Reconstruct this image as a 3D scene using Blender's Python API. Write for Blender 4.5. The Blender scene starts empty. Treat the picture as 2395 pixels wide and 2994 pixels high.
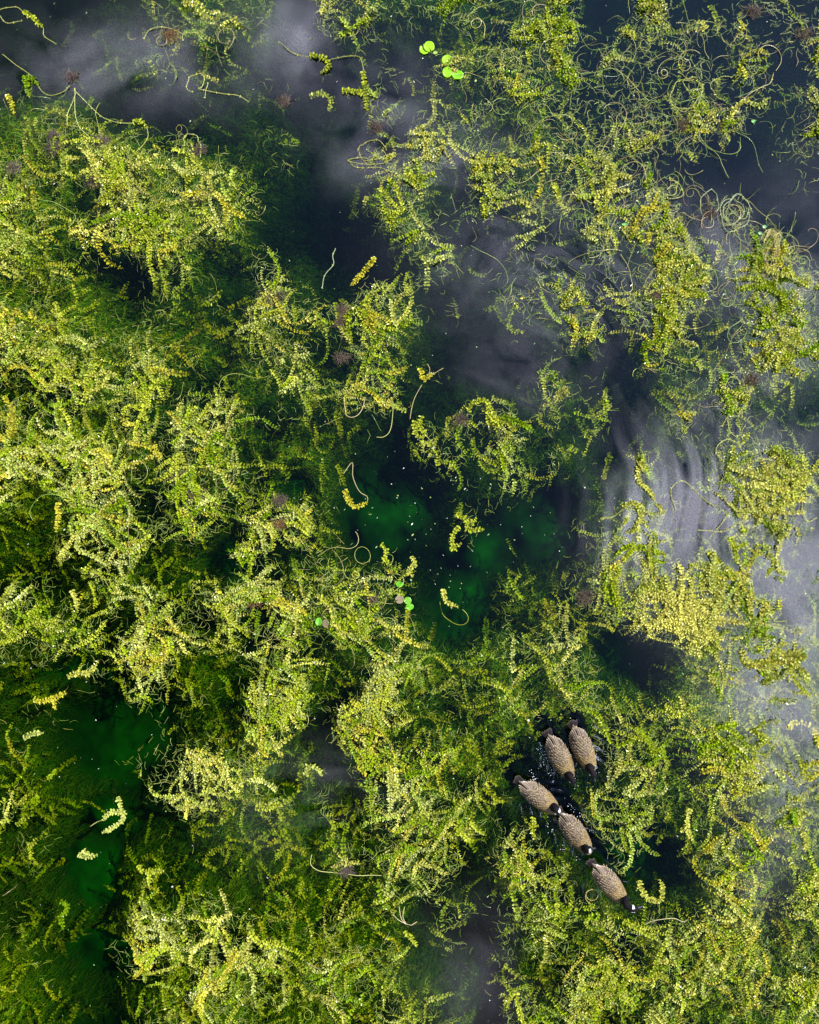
import bpy, math, random
import numpy as np
from mathutils import Vector, Matrix
random.seed(7); rng = np.random.default_rng(11)
sc = bpy.context.scene; COL = sc.collection
# ------------------------------------------------------------------ camera, sky, sun, exposure
H = 10.0                      # drone height over the pond, metres
PXM = 270.0                   # photo pixels per metre on the water
W_PX, H_PX = 2395.0, 2994.0
cam_d = bpy.data.cameras.new('camera'); cam = bpy.data.objects.new('camera', cam_d); COL.objects.link(cam)
cam.location = (0, 0, H); cam_d.sensor_fit = 'HORIZONTAL'; cam_d.sensor_width = 36
cam_d.lens = 36*H/(W_PX/PXM); cam_d.clip_end = 500; cam_d.clip_start = 0.1
sc.camera = cam
sc.view_settings.view_transform = 'Standard'; sc.view_settings.look = 'None'; sc.view_settings.gamma = 1
sc.view_settings.exposure = 0.92
try:
    sc.cycles.max_bounces = 10; sc.cycles.transparent_max_bounces = 16; sc.cycles.volume_bounces = 0
    sc.cycles.diffuse_bounces = 3; sc.cycles.glossy_bounces = 3
    sc.cycles.caustics_reflective = False; sc.cycles.caustics_refractive = False
    sc.cycles.sample_clamp_direct = 12
except Exception: pass
SUN_EL, SUN_ROT = math.radians(50), math.radians(58)
sd = Vector((math.sin(SUN_ROT)*math.cos(SUN_EL), math.cos(SUN_ROT)*math.cos(SUN_EL), math.sin(SUN_EL)))
sl = bpy.data.lights.new('sun', 'SUN'); sl.energy = 5.0; sl.angle = math.radians(0.5); sl.color = (1, .95, .86)
so = bpy.data.objects.new('sun', sl); COL.objects.link(so); so.rotation_euler = sd.to_track_quat('Z', 'Y').to_euler()

world = bpy.data.worlds.new('World'); sc.world = world; world.use_nodes = True
wt = world.node_tree; wt.nodes.clear()
class NT:
    def __init__(s, t): s.t = t
    def n(s, typ, **kw):
        nd = s.t.nodes.new(typ)
        for k, v in kw.items(): setattr(nd, k, v)
        return nd
    def lk(s, a, b): s.t.links.new(a, b)
    def m(s, op, a, b=None, c=None, clamp=False):
        nd = s.n('ShaderNodeMath', operation=op, use_clamp=clamp)
        for i, v in enumerate((a, b, c)):
            if v is None: continue
            if isinstance(v, (int, float)): nd.inputs[i].default_value = v
            else: s.lk(v, nd.inputs[i])
        return nd.outputs[0]
w = NT(wt)
sky = w.n('ShaderNodeTexSky', sky_type='NISHITA', sun_disc=False, sun_elevation=SUN_EL, sun_rotation=SUN_ROT); sky.ozone_density = 5.0; sky.dust_density = .3; sky.altitude = 1500
tc = w.n('ShaderNodeTexCoord'); sep = w.n('ShaderNodeSeparateXYZ'); w.lk(tc.outputs['Generated'], sep.inputs[0])
zc = w.m('MAXIMUM', sep.outputs[2], 0.05)
uu = w.m('DIVIDE', sep.outputs[0], zc); vv = w.m('DIVIDE', sep.outputs[1], zc)
comb = w.n('ShaderNodeCombineXYZ'); w.lk(uu, comb.inputs[0]); w.lk(vv, comb.inputs[1])
def noise(nt, vec, scale, det=4, rough=.55, dist=0.0):
    nd = nt.n('ShaderNodeTexNoise'); nd.inputs['Scale'].default_value = scale; nd.inputs['Detail'].default_value = det
    nd.inputs['Roughness'].default_value = rough; nd.inputs['Distortion'].default_value = dist
    nt.lk(vec, nd.inputs['Vector']); return nd.outputs[0]
n1 = noise(w, comb.outputs[0], 6, 7, .62, .8); n2 = noise(w, comb.outputs[0], 22, 5, .6, .4)
# banks of cloud near the zenith: (u, v, half-width u, half-width v, thickness)
CL = [(330,190,380,130,.60),(850,90,130,170,.60),(1120,290,150,150,.45),(1090,450,130,90,.50),(1340,450,150,90,.55),
      (1520,740,260,130,.55),(1640,900,260,160,.45),(1540,1080,130,110,.45),(2150,760,170,140,.5),(2340,900,120,330,.45),
      (2150,1300,200,260,.60),(2080,1560,260,200,.85),(2330,1650,150,210,1.0),(2250,1950,170,220,.8),(2330,2200,150,240,.8),
      (1900,1500,130,200,.5),(2190,2560,80,110,.3),(900,2340,190,140,.35),(1380,2850,160,190,.25),(1950,620,120,80,.3)]
acc = None
for (px, py, rx, ry, a) in CL:
    u0, v0, ru, rv = (px-1197.5)/PXM/H, (1497-py)/PXM/H, rx/PXM/H, ry/PXM/H
    du = w.m('MULTIPLY', w.m('SUBTRACT', uu, u0), 1/ru); dv = w.m('MULTIPLY', w.m('SUBTRACT', vv, v0), 1/rv)
    q = w.m('MULTIPLY', w.m('POWER', 2.718, w.m('MULTIPLY', w.m('ADD', w.m('MULTIPLY', du, du), w.m('MULTIPLY', dv, dv)), -1.0)), a)
    acc = q if acc is None else w.m('ADD', acc, q)
nn = w.m('ADD', w.m('MULTIPLY', n1, 5.0), w.m('MULTIPLY', n2, 2.2))
mask = w.m('MULTIPLY', acc, w.m('MULTIPLY', w.m('SUBTRACT', nn, 2.9), .72), clamp=True)
far = w.n('ShaderNodeMapRange'); w.lk(w.m('ADD', w.m('ABSOLUTE', uu), w.m('ABSOLUTE', vv)), far.inputs[0])
far.inputs[1].default_value = 1.2; far.inputs[2].default_value = 2.5; far.inputs[3].default_value = 0; far.inputs[4].default_value = .10
mask2 = w.m('MAXIMUM', mask, w.m('MULTIPLY', far.outputs[0], n1))
bg = w.n('ShaderNodeBackground')
grad = w.m('ADD', w.m('MULTIPLY', w.m('ADD', w.m('MULTIPLY', uu, 1.4), w.m('MULTIPLY', vv, 1.3)), 1.0), .62)      # added sky gradient: dims what the lower left water mirrors, brightens towards the sun
gcl = w.n('ShaderNodeClamp'); w.lk(grad, gcl.inputs[0]); gcl.inputs[1].default_value = .12; gcl.inputs[2].default_value = 1.5
gs = w.n('ShaderNodeVectorMath', operation='SCALE'); w.lk(sky.outputs[0], gs.inputs[0]); w.lk(gcl.outputs[0], gs.inputs['Scale']); w.lk(gs.outputs[0], bg.inputs[0]); bg.inputs[1].default_value = .14
cb = w.n('ShaderNodeBackground'); cb.inputs[0].default_value = (.80, .80, 1.0, 1); cb.inputs[1].default_value = 6.0
mx = w.n('ShaderNodeMixShader'); w.lk(mask2, mx.inputs[0]); w.lk(bg.outputs[0], mx.inputs[1]); w.lk(cb.outputs[0], mx.inputs[2])
wo = w.n('ShaderNodeOutputWorld'); w.lk(mx.outputs[0], wo.inputs[0])

# ------------------------------------------------------------------ helpers
def P(px, py, z=0.0):
    f = (H-z)/H
    return ((px-1197.5)/PXM*f, (1497-py)/PXM*f, z)
def tag(o, label=None, cat=None, group=None, kind=None):
    if label: o['label'] = label
    if cat: o['category'] = cat
    if group: o['group'] = group
    if kind: o['kind'] = kind
    return o
def empty(name, loc=(0,0,0), rz=0):
    o = bpy.data.objects.new(name, None); COL.objects.link(o); o.location = loc; o.rotation_euler = (0,0,rz); o.empty_display_size = .1
    return o
def mesh_obj(name, V, F, mats, parent=None, facecol=None, vertcol=None, smooth=False, fmat=None):
    """V (n,3) array, F list of tuples or (m,k) int array."""
    me = bpy.data.meshes.new(name); V = np.asarray(V, dtype=np.float32)
    if isinstance(F, np.ndarray):
        m, k = F.shape
        me.vertices.add(len(V)); me.vertices.foreach_set('co', V.ravel())
        me.loops.add(m*k); me.loops.foreach_set('vertex_index', F.astype(np.int32).ravel())
        me.polygons.add(m); me.polygons.foreach_set('loop_start', np.arange(0, m*k, k, dtype=np.int32))
    else:
        me.from_pydata([tuple(map(float, v)) for v in V], [], [tuple(f) for f in F])
    if smooth is not None: me.polygons.foreach_set('use_smooth', np.full(len(me.polygons), bool(smooth)))
    if fmat is not None: me.polygons.foreach_set('material_index', np.asarray(fmat, dtype=np.int32))
    me.update(calc_edges=True)
    for c, dom in ((facecol, 'FACE'), (vertcol, 'POINT')):
        if c is not None:
            a = me.attributes.new('tint', 'FLOAT_COLOR', dom)
            c4 = np.ones((len(c), 4), np.float32); c4[:, :3] = c; a.data.foreach_set('color', c4.ravel())
    for m_ in (mats if isinstance(mats, (list, tuple)) else [mats]): me.materials.append(m_)
    o = bpy.data.objects.new(name, me); COL.objects.link(o)
    if parent: o.parent = parent
    return o
def mat(name, col=None, rough=.5, spec=.5, tint=False, transl=0.0, nscale=None, namp=.35, bump=None, coat=0):
    m = bpy.data.materials.new(name); m.use_nodes = True; t = NT(m.node_tree); m.node_tree.nodes.clear()
    out = t.n('ShaderNodeOutputMaterial'); b = t.n('ShaderNodeBsdfPrincipled')
    b.inputs['Roughness'].default_value = rough; b.inputs['Specular IOR Level'].default_value = spec
    b.inputs['Coat Weight'].default_value = coat; b.inputs['Coat Roughness'].default_value = .12
    if tint:
        a = t.n('ShaderNodeAttribute', attribute_name='tint'); csock = a.outputs['Color']
    else:
        r = t.n('ShaderNodeRGB'); r.outputs[0].default_value = (*col, 1); csock = r.outputs[0]
    if nscale:
        g = t.n('ShaderNodeTexCoord'); no = noise(t, g.outputs['Object'], nscale, 5, .6)
        f = t.m('ADD', t.m('MULTIPLY', no, 2*namp), 1-namp)
        mm = t.n('ShaderNodeVectorMath', operation='SCALE'); t.lk(csock, mm.inputs[0]); t.lk(f, mm.inputs['Scale']); csock = mm.outputs[0]
        if bump:
            bp = t.n('ShaderNodeBump'); bp.inputs['Strength'].default_value = bump; bp.inputs['Distance'].default_value = .004
            t.lk(no, bp.inputs['Height']); t.lk(bp.outputs[0], b.inputs['Normal'])
    t.lk(csock, b.inputs['Base Color'])
    if transl:
        tr = t.n('ShaderNodeBsdfTranslucent'); t.lk(csock, tr.inputs[0]); ms = t.n('ShaderNodeMixShader'); ms.inputs[0].default_value = transl
        t.lk(b.outputs[0], ms.inputs[1]); t.lk(tr.outputs[0], ms.inputs[2]); t.lk(ms.outputs[0], out.inputs[0])
    else: t.lk(b.outputs[0], out.inputs[0])
    return m
M_LEAF = mat('pondweed_leaf', tint=True, rough=.25, spec=.30, transl=.20)
M_THREAD = mat('algae_thread', tint=True, rough=.5, spec=.3, transl=.2)
M_STEM = mat('runner_stem', tint=True, rough=.28, spec=.6)
M_ROOT = mat('root_fibre', tint=True, rough=.4, spec=.5)
M_PAD = mat('lily_leaf', tint=True, rough=.28, spec=.5, transl=.25, nscale=60, namp=.12, bump=.3)
M_BED = mat('pond_bed', tint=True, rough=.9, spec=.1, nscale=9, namp=.5)
# water: mirror by Fresnel over a clear body that absorbs red and blue
mw = bpy.data.materials.new('pond_water'); mw.use_nodes = True; t = NT(mw.node_tree); mw.node_tree.nodes.clear()
out = t.n('ShaderNodeOutputMaterial'); fr = t.n('ShaderNodeFresnel'); geo = t.n('ShaderNodeNewGeometry'); t.lk(t.m('ADD', t.m('MULTIPLY', geo.outputs['Backfacing'], 1/1.5-1.5), 1.5), fr.inputs[0])
gl = t.n('ShaderNodeBsdfGlossy'); gl.inputs['Roughness'].default_value = .025
trn = t.n('ShaderNodeBsdfTransparent'); ms = t.n('ShaderNodeMixShader')
t.lk(fr.outputs[0], ms.inputs[0]); t.lk(trn.outputs[0], ms.inputs[1]); t.lk(gl.outputs[0], ms.inputs[2]); t.lk(ms.outputs[0], out.inputs['Surface'])
va = t.n('ShaderNodeVolumeAbsorption'); va.inputs['Density'].default_value = 5.6; va.inputs['Color'].default_value = (.70, .775, 0.0, 1)
t.lk(va.outputs[0], out.inputs['Volume'])

# smooth numpy noise on the plane
def vnoise(x, y, scale, seed, octs=3):
    r = np.random.default_rng(seed); tot = 0; amp = 1; s = 0
    for o in range(octs):
        G = r.random((256, 256)); fx = x*scale*2**o+37.3*o; fy = y*scale*2**o+11.7*o
        ix = np.floor(fx).astype(int); iy = np.floor(fy).astype(int); tx = fx-ix; ty = fy-iy
        tx = tx*tx*(3-2*tx); ty = ty*ty*(3-2*ty)
        g = lambda a, b: G[(ix+a) % 256, (iy+b) % 256]
        tot = tot+amp*((g(0,0)*(1-tx)+g(1,0)*tx)*(1-ty)+(g(0,1)*(1-tx)+g(1,1)*tx)*ty); s += amp; amp *= .5
    return tot/s
# ------------------------------------------------------------------ where the weed grows (cover of floating weed per 0.19 m cell)
TOP = {
'A':"""0101121234554533 1210332223555634 0111012422343311 1022013345224410 1312211223143223 2433320000212112
3343332000323232 3354564442321214 4345576654542133 6545667766776332 5644566756776542 6543337765775753 6654456766656653
7754776787656632 8753565477531224 7644434245431126 4545312134442136 5553221144434236 6655334244333357 7545433553323368""",
'B':"""1146674456654234 1056662344663456 0014343221235456 2100013125656656 3143135434556656 3324454424314465
2233056244454356 3200013255662346 4410133477655347 4420355477446635 3200146564156554 1000236753266566 0000325666555146
0000323676322156 1000112456411465 2101011446412257 5202065543324415 6654577622331554 7556666762422243 6455678540213232""",
'C':"""6622266323455534 6533446455553564 5534545654435565 6435453664255435 5644534346554434 4455665454353345
5654655455555235 6665546566641336 5655564353420343 5666655441210234 4566565321110124 5666776343321022 5546676725551221
4357777744554521 3147466665358652 4254236765588764 6535567775478776 4765567765348755 3564656731347763 4674366652336764""",
'D':"""6566565545331256 5577455665342354 6366575676133313 6546655775576533 6556535775787554 6735564654776422
7566676657765533 5675677524766534 6557677635676655 6215667756567354 2134677566775366 1134467566662266 1115436632211676
2343665421123767 5443257674365677 7633647577567654 7776654266765757 6556652667677526 5366335676233555 1012663476112244""",
'E':"""7632477532112211 6431375523201104 6544677415311005 4553567212246513 4534224632367532 3221131264552471
2112210155645723 1014400026413643 2503410011241544 3645420011333453 5543213110252222 6623211101463143 1354436300231122
4536655721010442 5546666522134554 5665675423423543 6656566521343423 7755663653335445 6642367643454555 6534457663333555""",
'F':"""4423165351244665 5232045644334563 5333023543543531 6334104442541421 5333004651331211 5333101632342122
6432254123552653 6343163112565764 1224153235757853 1121566514676743 1444554521234562 4676667313353431 4576667414155511
3477776876433414 3456788887552315 4465689998446413 5446799998354222 6621243787445443 7652221354454461 6663222344544452""",
'G':"""1234310674444267 2344310754353156 3224211125432156 4510111145565256 4420145665676666 3343132356777665
4411111147777655 5311116234665335 3211145412222323 3454112213223423 2432532123233225 2233111153222224 3221123353346423
3234122657776654 3324222467656655 3331126776666666 2431114665566766 2242112554467555 3233111244466566 4222122255555555""",
'H':"""6752157654444554 7755666563443455 6523476423453534 4125665246543532 3211667767623321 2241467774324331
3455166746653532 5354366766733222 2125455667773352 2133555676632555 2245446766643675 2224333576423566 3223246465234335
5334564523554567 3345345425532557 4345446614543556 4466556412232635 4366656531114554 4346565343314543 4345445654422565""",
'I':"""4774433552543454 4766636644643533 3546764445634433 4147664354555334 2115676364553255 1216676456564455
1155567455455554 3267775435444654 1156553254467555 1125643155677655 4316664266766556 5515533225656465 5432364213675346
6554144336675255 6445554666766245 6435437776666255 4666547777655556 3666556786565665 4777655666664655 5555467752555655""",
}
SUB = {
'A':"11223433 11233321 33111222 54331223 65555532 66556642 64457751 64335632 66544434 67655545",
'B':"13444546 11114666 22244446 32123456 22234345 11355345 11344224 42123323 53442233 44553222",
'C':"43433332 55443233 44433223 54543213 44432112 54432211 35542342 33453454 34554343 43542343",
'D':"66656555 54654345 56644453 65565544 65445644 46444333 43344443 34544442 54332332 53254554",
'E':"54442211 55432333 45313324 65212334 55212333 44113223 44321123 55433455 65534355 44556665",
'F':"33244333 43344432 43253111 54332331 14432331 25432321 55433321 55544311 55444331 56655543",
'G':"44323544 42113453 53243555 55434465 44433455 54344455 44444554 45455545 54436655 54346665",
'H':"54455565 43345555 53345653 44445453 53445653 55444343 55543434 65552435 66554135 66554525",
'I':"66565433 55555432 23554442 34454343 24344343 43434433 45544434 55444445 45455455 45554555",
}
def assemble(D, nc):
    R = []
    for trio in ('ABC', 'DEF', 'GHI'):
        R.append(np.hstack([np.array([[int(c) for c in r] for r in D[k].split()]) for k in trio]))
        assert R[-1].shape[1] == 3*nc, R[-1].shape
    return np.vstack(R)/9.0
GT, GS = assemble(TOP, 16), assemble(SUB, 8)
assert GT.shape == (60, 48) and GS.shape == (30, 24)
def sample(G, cell, x, y):
    px = x*PXM+1197.5; py = 1497-y*PXM
    cx = np.clip(px/cell-.5, 0, G.shape[1]-1.001); cy = np.clip(py/cell-.5, 0, G.shape[0]-1.001)
    ix = cx.astype(int); iy = cy.astype(int); tx = cx-ix; ty = cy-iy
    return (G[iy,ix]*(1-tx)+G[iy,ix+1]*tx)*(1-ty)+(G[iy+1,ix]*(1-tx)+G[iy+1,ix+1]*tx)*ty
# open water kept round each bird: (px, py, radius px)
GEESE_PX = [(1703,2185),(1637,2210),(1578,2330),(1684,2433),(1780,2583)]
def clear(x, y):
    px = x*PXM+1197.5; py = 1497-y*PXM; c = np.ones_like(x)
    for (gx, gy), (ax, ay) in zip(GEESE_PX, [(51,132),(60,117),(102,81),(84,110),(107,120)]):
        L = math.hypot(ax, ay); ux, uy = ax/L, ay/L
        s = np.clip((px-gx)*ux+(py-gy)*uy, -72, 84); d = np.hypot(px-gx-s*ux, py-gy-s*uy)
        c = np.minimum(c, np.clip((d-29)/13, 0, 1))
    return c
def Dtop(x, y): 
    px = x*PXM+1197.5; py = 1497-y*PXM
    ed = .15*np.clip((px-1950)/150, 0, 1)*np.clip((py-950)/150, 0, 1)*np.clip((2500-py)/200, 0, 1)
    return (sample(GT, 50, x, y)+ed)*(1-.45*pool(x, y))*clear(x, y)*(.42+1.15*vnoise(x, y, 4.2, 5, 4))
POOLS = [(1130,1520,150,120),(1640,1560,120,110),(1350,1800,110,120),(1870,1960,110,90),(265,2240,150,190),(190,2650,90,130),(270,2870,170,90),(1890,2570,120,110),(230,2480,90,90),(1430,1640,120,90),(840,1420,70,60),(640,1620,80,50),(130,2010,120,40)]
def pool(x, y):
    px = x*PXM+1197.5+70*(vnoise(x, y, 2.0, 71, 3)-.5)*2; py = 1497-y*PXM+70*(vnoise(x, y, 2.0, 72, 3)-.5)*2; m = np.zeros_like(x)
    for (a, b, ra, rb) in POOLS: m = np.maximum(m, np.exp(-(((px-a)/ra)**2+((py-b)/rb)**2)**1.5))
    return m
def Dsub(x, y):
    px = x*PXM+1197.5; c = clear(x, y)
    return (sample(GS, 100, x, y)*(.7+.6*vnoise(x, y, 2.2, 9, 3))+.20*np.clip((px-1900)/200, 0, 1)*np.clip((1497-y*PXM-700)/200, 0, 1)+.14*np.clip((900-px)/200, 0, 1)*np.clip((800-(1497-y*PXM))/200, 0, 1))*(1-.45*np.clip((px-1500)/300, 0, 1)*np.clip((900-(1497-y*PXM))/200, 0, 1))*(1-.6*pool(x, y))*(.62+.38*c)
XM, YM = 4.75, 5.85           # half-size of the modelled weed bed
def hdepth(x, y):
    s = np.clip(Dsub(x, y)*1.18, 0, 1)
    return -(.17+1.35*(1-s)**1.35)
# ------------------------------------------------------------------ pond bed and water
nx, ny = 240, 290
gx = np.linspace(-XM, XM, nx); gy = np.linspace(-YM, YM, ny)
gx = np.concatenate([[-60,-15,-7], gx, [7,15,60]]); gy = np.concatenate([[-60,-15,-7.5], gy, [7.5,15,60]])
X, Y = np.meshgrid(gx, gy); Xf, Yf = X.ravel(), Y.ravel()
pl = pool(Xf, Yf); Z = hdepth(Xf, Yf)*(1-pl)-.75*pl+.10*(vnoise(Xf, Yf, 9, 21, 3)-.5)-.05
def gridF(nX, nY):
    i = np.arange(nX-1); j = np.arange(nY-1); I, J = np.meshgrid(i, j); a = (J*nX+I).ravel()
    return np.stack([a, a+1, a+1+nX, a+nX], 1)
hue = vnoise(Xf, Yf, .8, 33, 2)[:,None]
bc = (1-hue)*np.array([.012,.09,.005])+hue*np.array([.075,.07,.008])
bc = bc*(.6+.8*vnoise(Xf, Yf, 5, 3, 3)[:,None])
bc = bc*(1-pl[:,None])+pl[:,None]*np.array([.010,.19,.006])*(.2+1.5*vnoise(Xf, Yf, 4.5, 4, 5)[:,None])  # emerald painted on the bed, standing in for the green glow of turbid water
bed = mesh_obj('pond_bed', np.stack([Xf, Yf, Z], 1), gridF(len(gx), len(gy)), M_BED, vertcol=bc, smooth=True); tag(bed, kind='structure')

wx = np.linspace(-5, 5, 440); wy = np.linspace(-6.1, 6.1, 530)
wx = np.concatenate([[-59,-20,-8], wx, [8,20,59]]); wy = np.concatenate([[-59,-20,-8], wy, [8,20,59]])
X, Y = np.meshgrid(wx, wy); Xf, Yf = X.ravel(), Y.ravel(); px = Xf*PXM+1197.5; py = 1497-Yf*PXM
Zw = .0004*(vnoise(Xf, Yf, 2.2, 50, 3)-.5)*2
rr = np.hypot(px-1150, py-1480); an = np.degrees(np.arctan2(1480-py, px-1150))
win = np.exp(-((rr-830)/260)**2)*np.clip((an+32)/25, 0, 1)*np.clip((88-an)/20, 0, 1)
ph = rr/(62+22*vnoise(Xf, Yf, .5, 51, 2))*2*np.pi+8*vnoise(Xf, Yf, .9, 52, 3)
Zw += .0012*win*np.sin(ph)*np.clip(2.4*vnoise(Xf, Yf, 1.3, 53, 3)-.7, 0, 1.2)
for (gx0, gy0), (ax, ay) in zip(GEESE_PX, [(51,132),(60,117),(102,81),(84,110),(107,120)]):
    L = math.hypot(ax, ay); ux, uy = ax/L, ay/L
    s = -((px-gx0)*ux+(py-gy0)*uy); q = (px-gx0)*-uy+(py-gy0)*ux
    v = np.exp(-((np.abs(q)-(30+.32*np.clip(s+60, 0, 400)))/20)**2)*np.clip((s+90)/60, 0, 1)*np.exp(-np.clip(s, 0, 999)/90)
    Zw += .005*v*np.sin((np.abs(q)*.8+s*.5)/22*2*np.pi+6*vnoise(Xf, Yf, 3, 60, 2))
    Zw += .011*np.exp(-((s/95)**2+(q/52)**2)*1.0)*(vnoise(Xf, Yf, 16, 61, 2)-.5)
V = np.stack([Xf, Yf, Zw], 1); F = gridF(len(wx), len(wy)); nX, nY = len(wx), len(wy); base = len(V)
ring = list(range(0, nX))+[k*nX+nX-1 for k in range(1, nY)]+[(nY-1)*nX+k for k in range(nX-2, -1, -1)]+[k*nX for k in range(nY-2, 0, -1)]
low = V[ring].copy(); low[:,2] = -2.2; V = np.vstack([V, low]); n = len(ring)
sk = np.array([[ring[k], base+k, base+(k+1) % n, ring[(k+1) % n]] for k in range(n)])
cen = len(V); V = np.vstack([V, [[0, 0, -2.2]]])
fan = [(cen, base+(k+1) % n, base+k) for k in range(n)]
me_F = [tuple(f) for f in np.vstack([F, sk])]+fan
wat = mesh_obj('water', V, me_F, mw, smooth=True); tag(wat, kind='structure')

# ------------------------------------------------------------------ weed builders
def leaves(B, T, scale, col, lift=0.0, seed=1, up=.45):
    """a pair of rounded leaves at every node: B (n,3) nodes, T (n,) headings."""
    r = np.random.default_rng(seed); n = len(B)
    B = np.repeat(B, 2, 0); T = np.repeat(T, 2); sc_ = np.repeat(scale, 2); col = np.repeat(col, 2, 0)
    side = np.tile([1.0, -1.0], n); N = len(B)
    a = T+side*(np.radians(68)+r.normal(0, .22, N)); el = np.abs(r.normal(0, up, N))+lift+np.repeat((np.arange(n) % 2)*.75, 2)
    d = np.stack([np.cos(a)*np.cos(el), np.sin(a)*np.cos(el), np.sin(el)], 1)
    nn_ = np.stack([r.normal(0, .33, N), r.normal(0, .33, N), np.ones(N)], 1)
    w_ = np.cross(nn_, d); w_ /= np.linalg.norm(w_, axis=1)[:,None]; n_ = np.cross(d, w_)
    L = (.033*sc_*r.uniform(.8, 1.2, N))[:,None]; W = L*r.uniform(.24, .33, N)[:,None]; c = L*.10
    v = np.stack([B, B+.30*L*d+W*w_+c*n_, B+.78*L*d+W*.85*w_+c*n_, B+L*d-c*.5*n_, B+.78*L*d-W*.85*w_+c*n_, B+.30*L*d-W*w_+c*n_], 1)
    k = (np.arange(N)*6)[:,None]
    F = np.stack([k+np.array([[0,5,4,3]]), k+np.array([[0,3,2,1]])], 1).reshape(-1, 4)
    cc = col*r.uniform(.8, 1.2, (N, 1)); return v.reshape(-1, 3), F, np.repeat(cc, 2, 0)
def strips(Pth, wid, col, flat=True):
    """ribbons along paths Pth (M,K,3)"""
    M, K, _ = Pth.shape; T = np.gradient(Pth, axis=1)
    sdv = np.stack([-T[...,1], T[...,0], np.zeros((M, K))], 2); sdv /= np.linalg.norm(sdv, axis=2)[...,None]+1e-9
    wd = np.broadcast_to(np.asarray(wid).reshape(-1, 1, 1), (M, 1, 1))*np.ones((1, K, 1)); wd = wd*(1-.5*np.linspace(0, 1, K)[None,:,None])
    V = np.stack([Pth+sdv*wd, Pth-sdv*wd], 2).reshape(-1, 3)
    i = (np.arange(M)[:,None]*K+np.arange(K-1)[None]).ravel()*2
    F = np.stack([i, i+1, i+3, i+2], 1); return V, F, np.repeat(col, K-1, 0)
def tubes(Pth, rad, col):
    M, K, _ = Pth.shape; T = np.gradient(Pth, axis=1); T /= np.linalg.norm(T, axis=2)[...,None]+1e-9
    A = np.stack([-T[...,1], T[...,0], np.zeros((M, K))], 2); A /= np.linalg.norm(A, axis=2)[...,None]+1e-9; Bv = np.cross(T, A)
    rd = np.broadcast_to(np.asarray(rad).reshape(-1, 1, 1), (M, K, 1))
    V = np.stack([Pth+rd*A, Pth+rd*Bv, Pth-rd*A, Pth-rd*Bv], 2).reshape(-1, 3)
    i = (np.arange(M)[:,None]*K+np.arange(K-1)[None]).ravel()*4
    F = np.concatenate([np.stack([i+a, i+(a+1) % 4, i+4+(a+1) % 4, i+4+a], 1) for a in range(4)]); return V, F, np.tile(np.repeat(col, K-1, 0), (4, 1))
def cat(parts):
    Vs, Fs, Cs, o = [], [], [], 0
    for v, f, c in parts: Vs.append(v); Fs.append(f+o); Cs.append(c); o += len(v)
    return np.vstack(Vs), np.vstack(Fs), np.vstack(Cs)
PAL = np.array([[.40,.44,.035],[.50,.49,.09],[.30,.39,.010],[.19,.30,.006],[.46,.49,.12],[.51,.46,.04],[.34,.42,.06]])
def walk(x0, y0, th, K, step, curl, jit, r):
    M = len(x0); k = curl[:,None]+np.cumsum(r.normal(0, jit, (M, K)), 1); th = th[:,None]+np.cumsum(k*step, 1)
    return x0[:,None]+np.cumsum(np.cos(th)*step, 1), y0[:,None]+np.cumsum(np.sin(th)*step, 1), th
def roots(D, n, pw, r, ext=0):
    xs, ys = [], []; c = 0
    while c < n:
        x = r.uniform(-XM, XM, 60000); y = r.uniform(-YM, YM, 60000); k = r.random(60000) < np.clip(D(x, y), 0, 1)**pw
        xs.append(x[k]); ys.append(y[k]); c += k.sum()
    return np.concatenate(xs)[:n], np.concatenate(ys)[:n]
STEP = .0150
def shoot_field(D, nplants, per, K, pw, thr, zfun, seed, scale=1.0, dark=1.0, fine=.5):
    r = np.random.default_rng(seed); x, y = roots(D, nplants, pw, r)
    th0 = r.uniform(0, 2*np.pi, nplants)
    x = np.repeat(x, per)+r.normal(0, .03, nplants*per); y = np.repeat(y, per)+r.normal(0, .03, nplants*per)
    th = np.repeat(th0, per)+r.normal(0, 1.1, nplants*per); M = len(x)
    X, Y, T = walk(x, y, th, K, STEP, r.normal(0, 2.3, M), .75, r)
    d = D(X.ravel(), Y.ravel()).reshape(M, K); lim = r.uniform(thr[0], thr[1], (M, 1))
    ok = np.cumprod(d > lim, 1).astype(bool) & (np.arange(K)[None] < r.integers(int(K*.35), K+1, (M, 1)))
    Zp = zfun(X, Y, d, r); cid = np.where(r.random(M) < .75, np.repeat(r.choice(len(PAL), nplants, p=[.26,.17,.19,.11,.13,.06,.08]), per), r.integers(0, len(PAL), M))
    sp = np.repeat(np.where(r.random(nplants) < fine, .66, 1.0), per)*np.repeat(r.uniform(.85, 1.15, nplants), per)
    s = scale*np.repeat((sp*r.uniform(.8, 1.15, M))[:,None], K, 1)
    end = ok.sum(1)[:,None]; s = s*np.clip((end-np.arange(K)[None])/5.0, .35, 1)
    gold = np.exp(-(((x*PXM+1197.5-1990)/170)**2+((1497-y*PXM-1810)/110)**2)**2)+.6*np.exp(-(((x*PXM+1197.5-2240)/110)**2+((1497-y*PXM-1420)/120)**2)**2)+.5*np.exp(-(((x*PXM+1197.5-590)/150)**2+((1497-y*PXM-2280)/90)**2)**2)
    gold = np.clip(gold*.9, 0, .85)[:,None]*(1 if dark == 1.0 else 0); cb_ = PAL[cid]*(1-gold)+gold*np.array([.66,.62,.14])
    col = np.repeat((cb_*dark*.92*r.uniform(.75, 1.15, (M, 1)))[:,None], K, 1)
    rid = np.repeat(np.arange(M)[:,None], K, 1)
    return X[ok], Y[ok], Zp[ok], T[ok], s[ok], col[ok], np.repeat(x[:,None], K, 1)[ok], np.repeat(y[:,None], K, 1)[ok]
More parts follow.
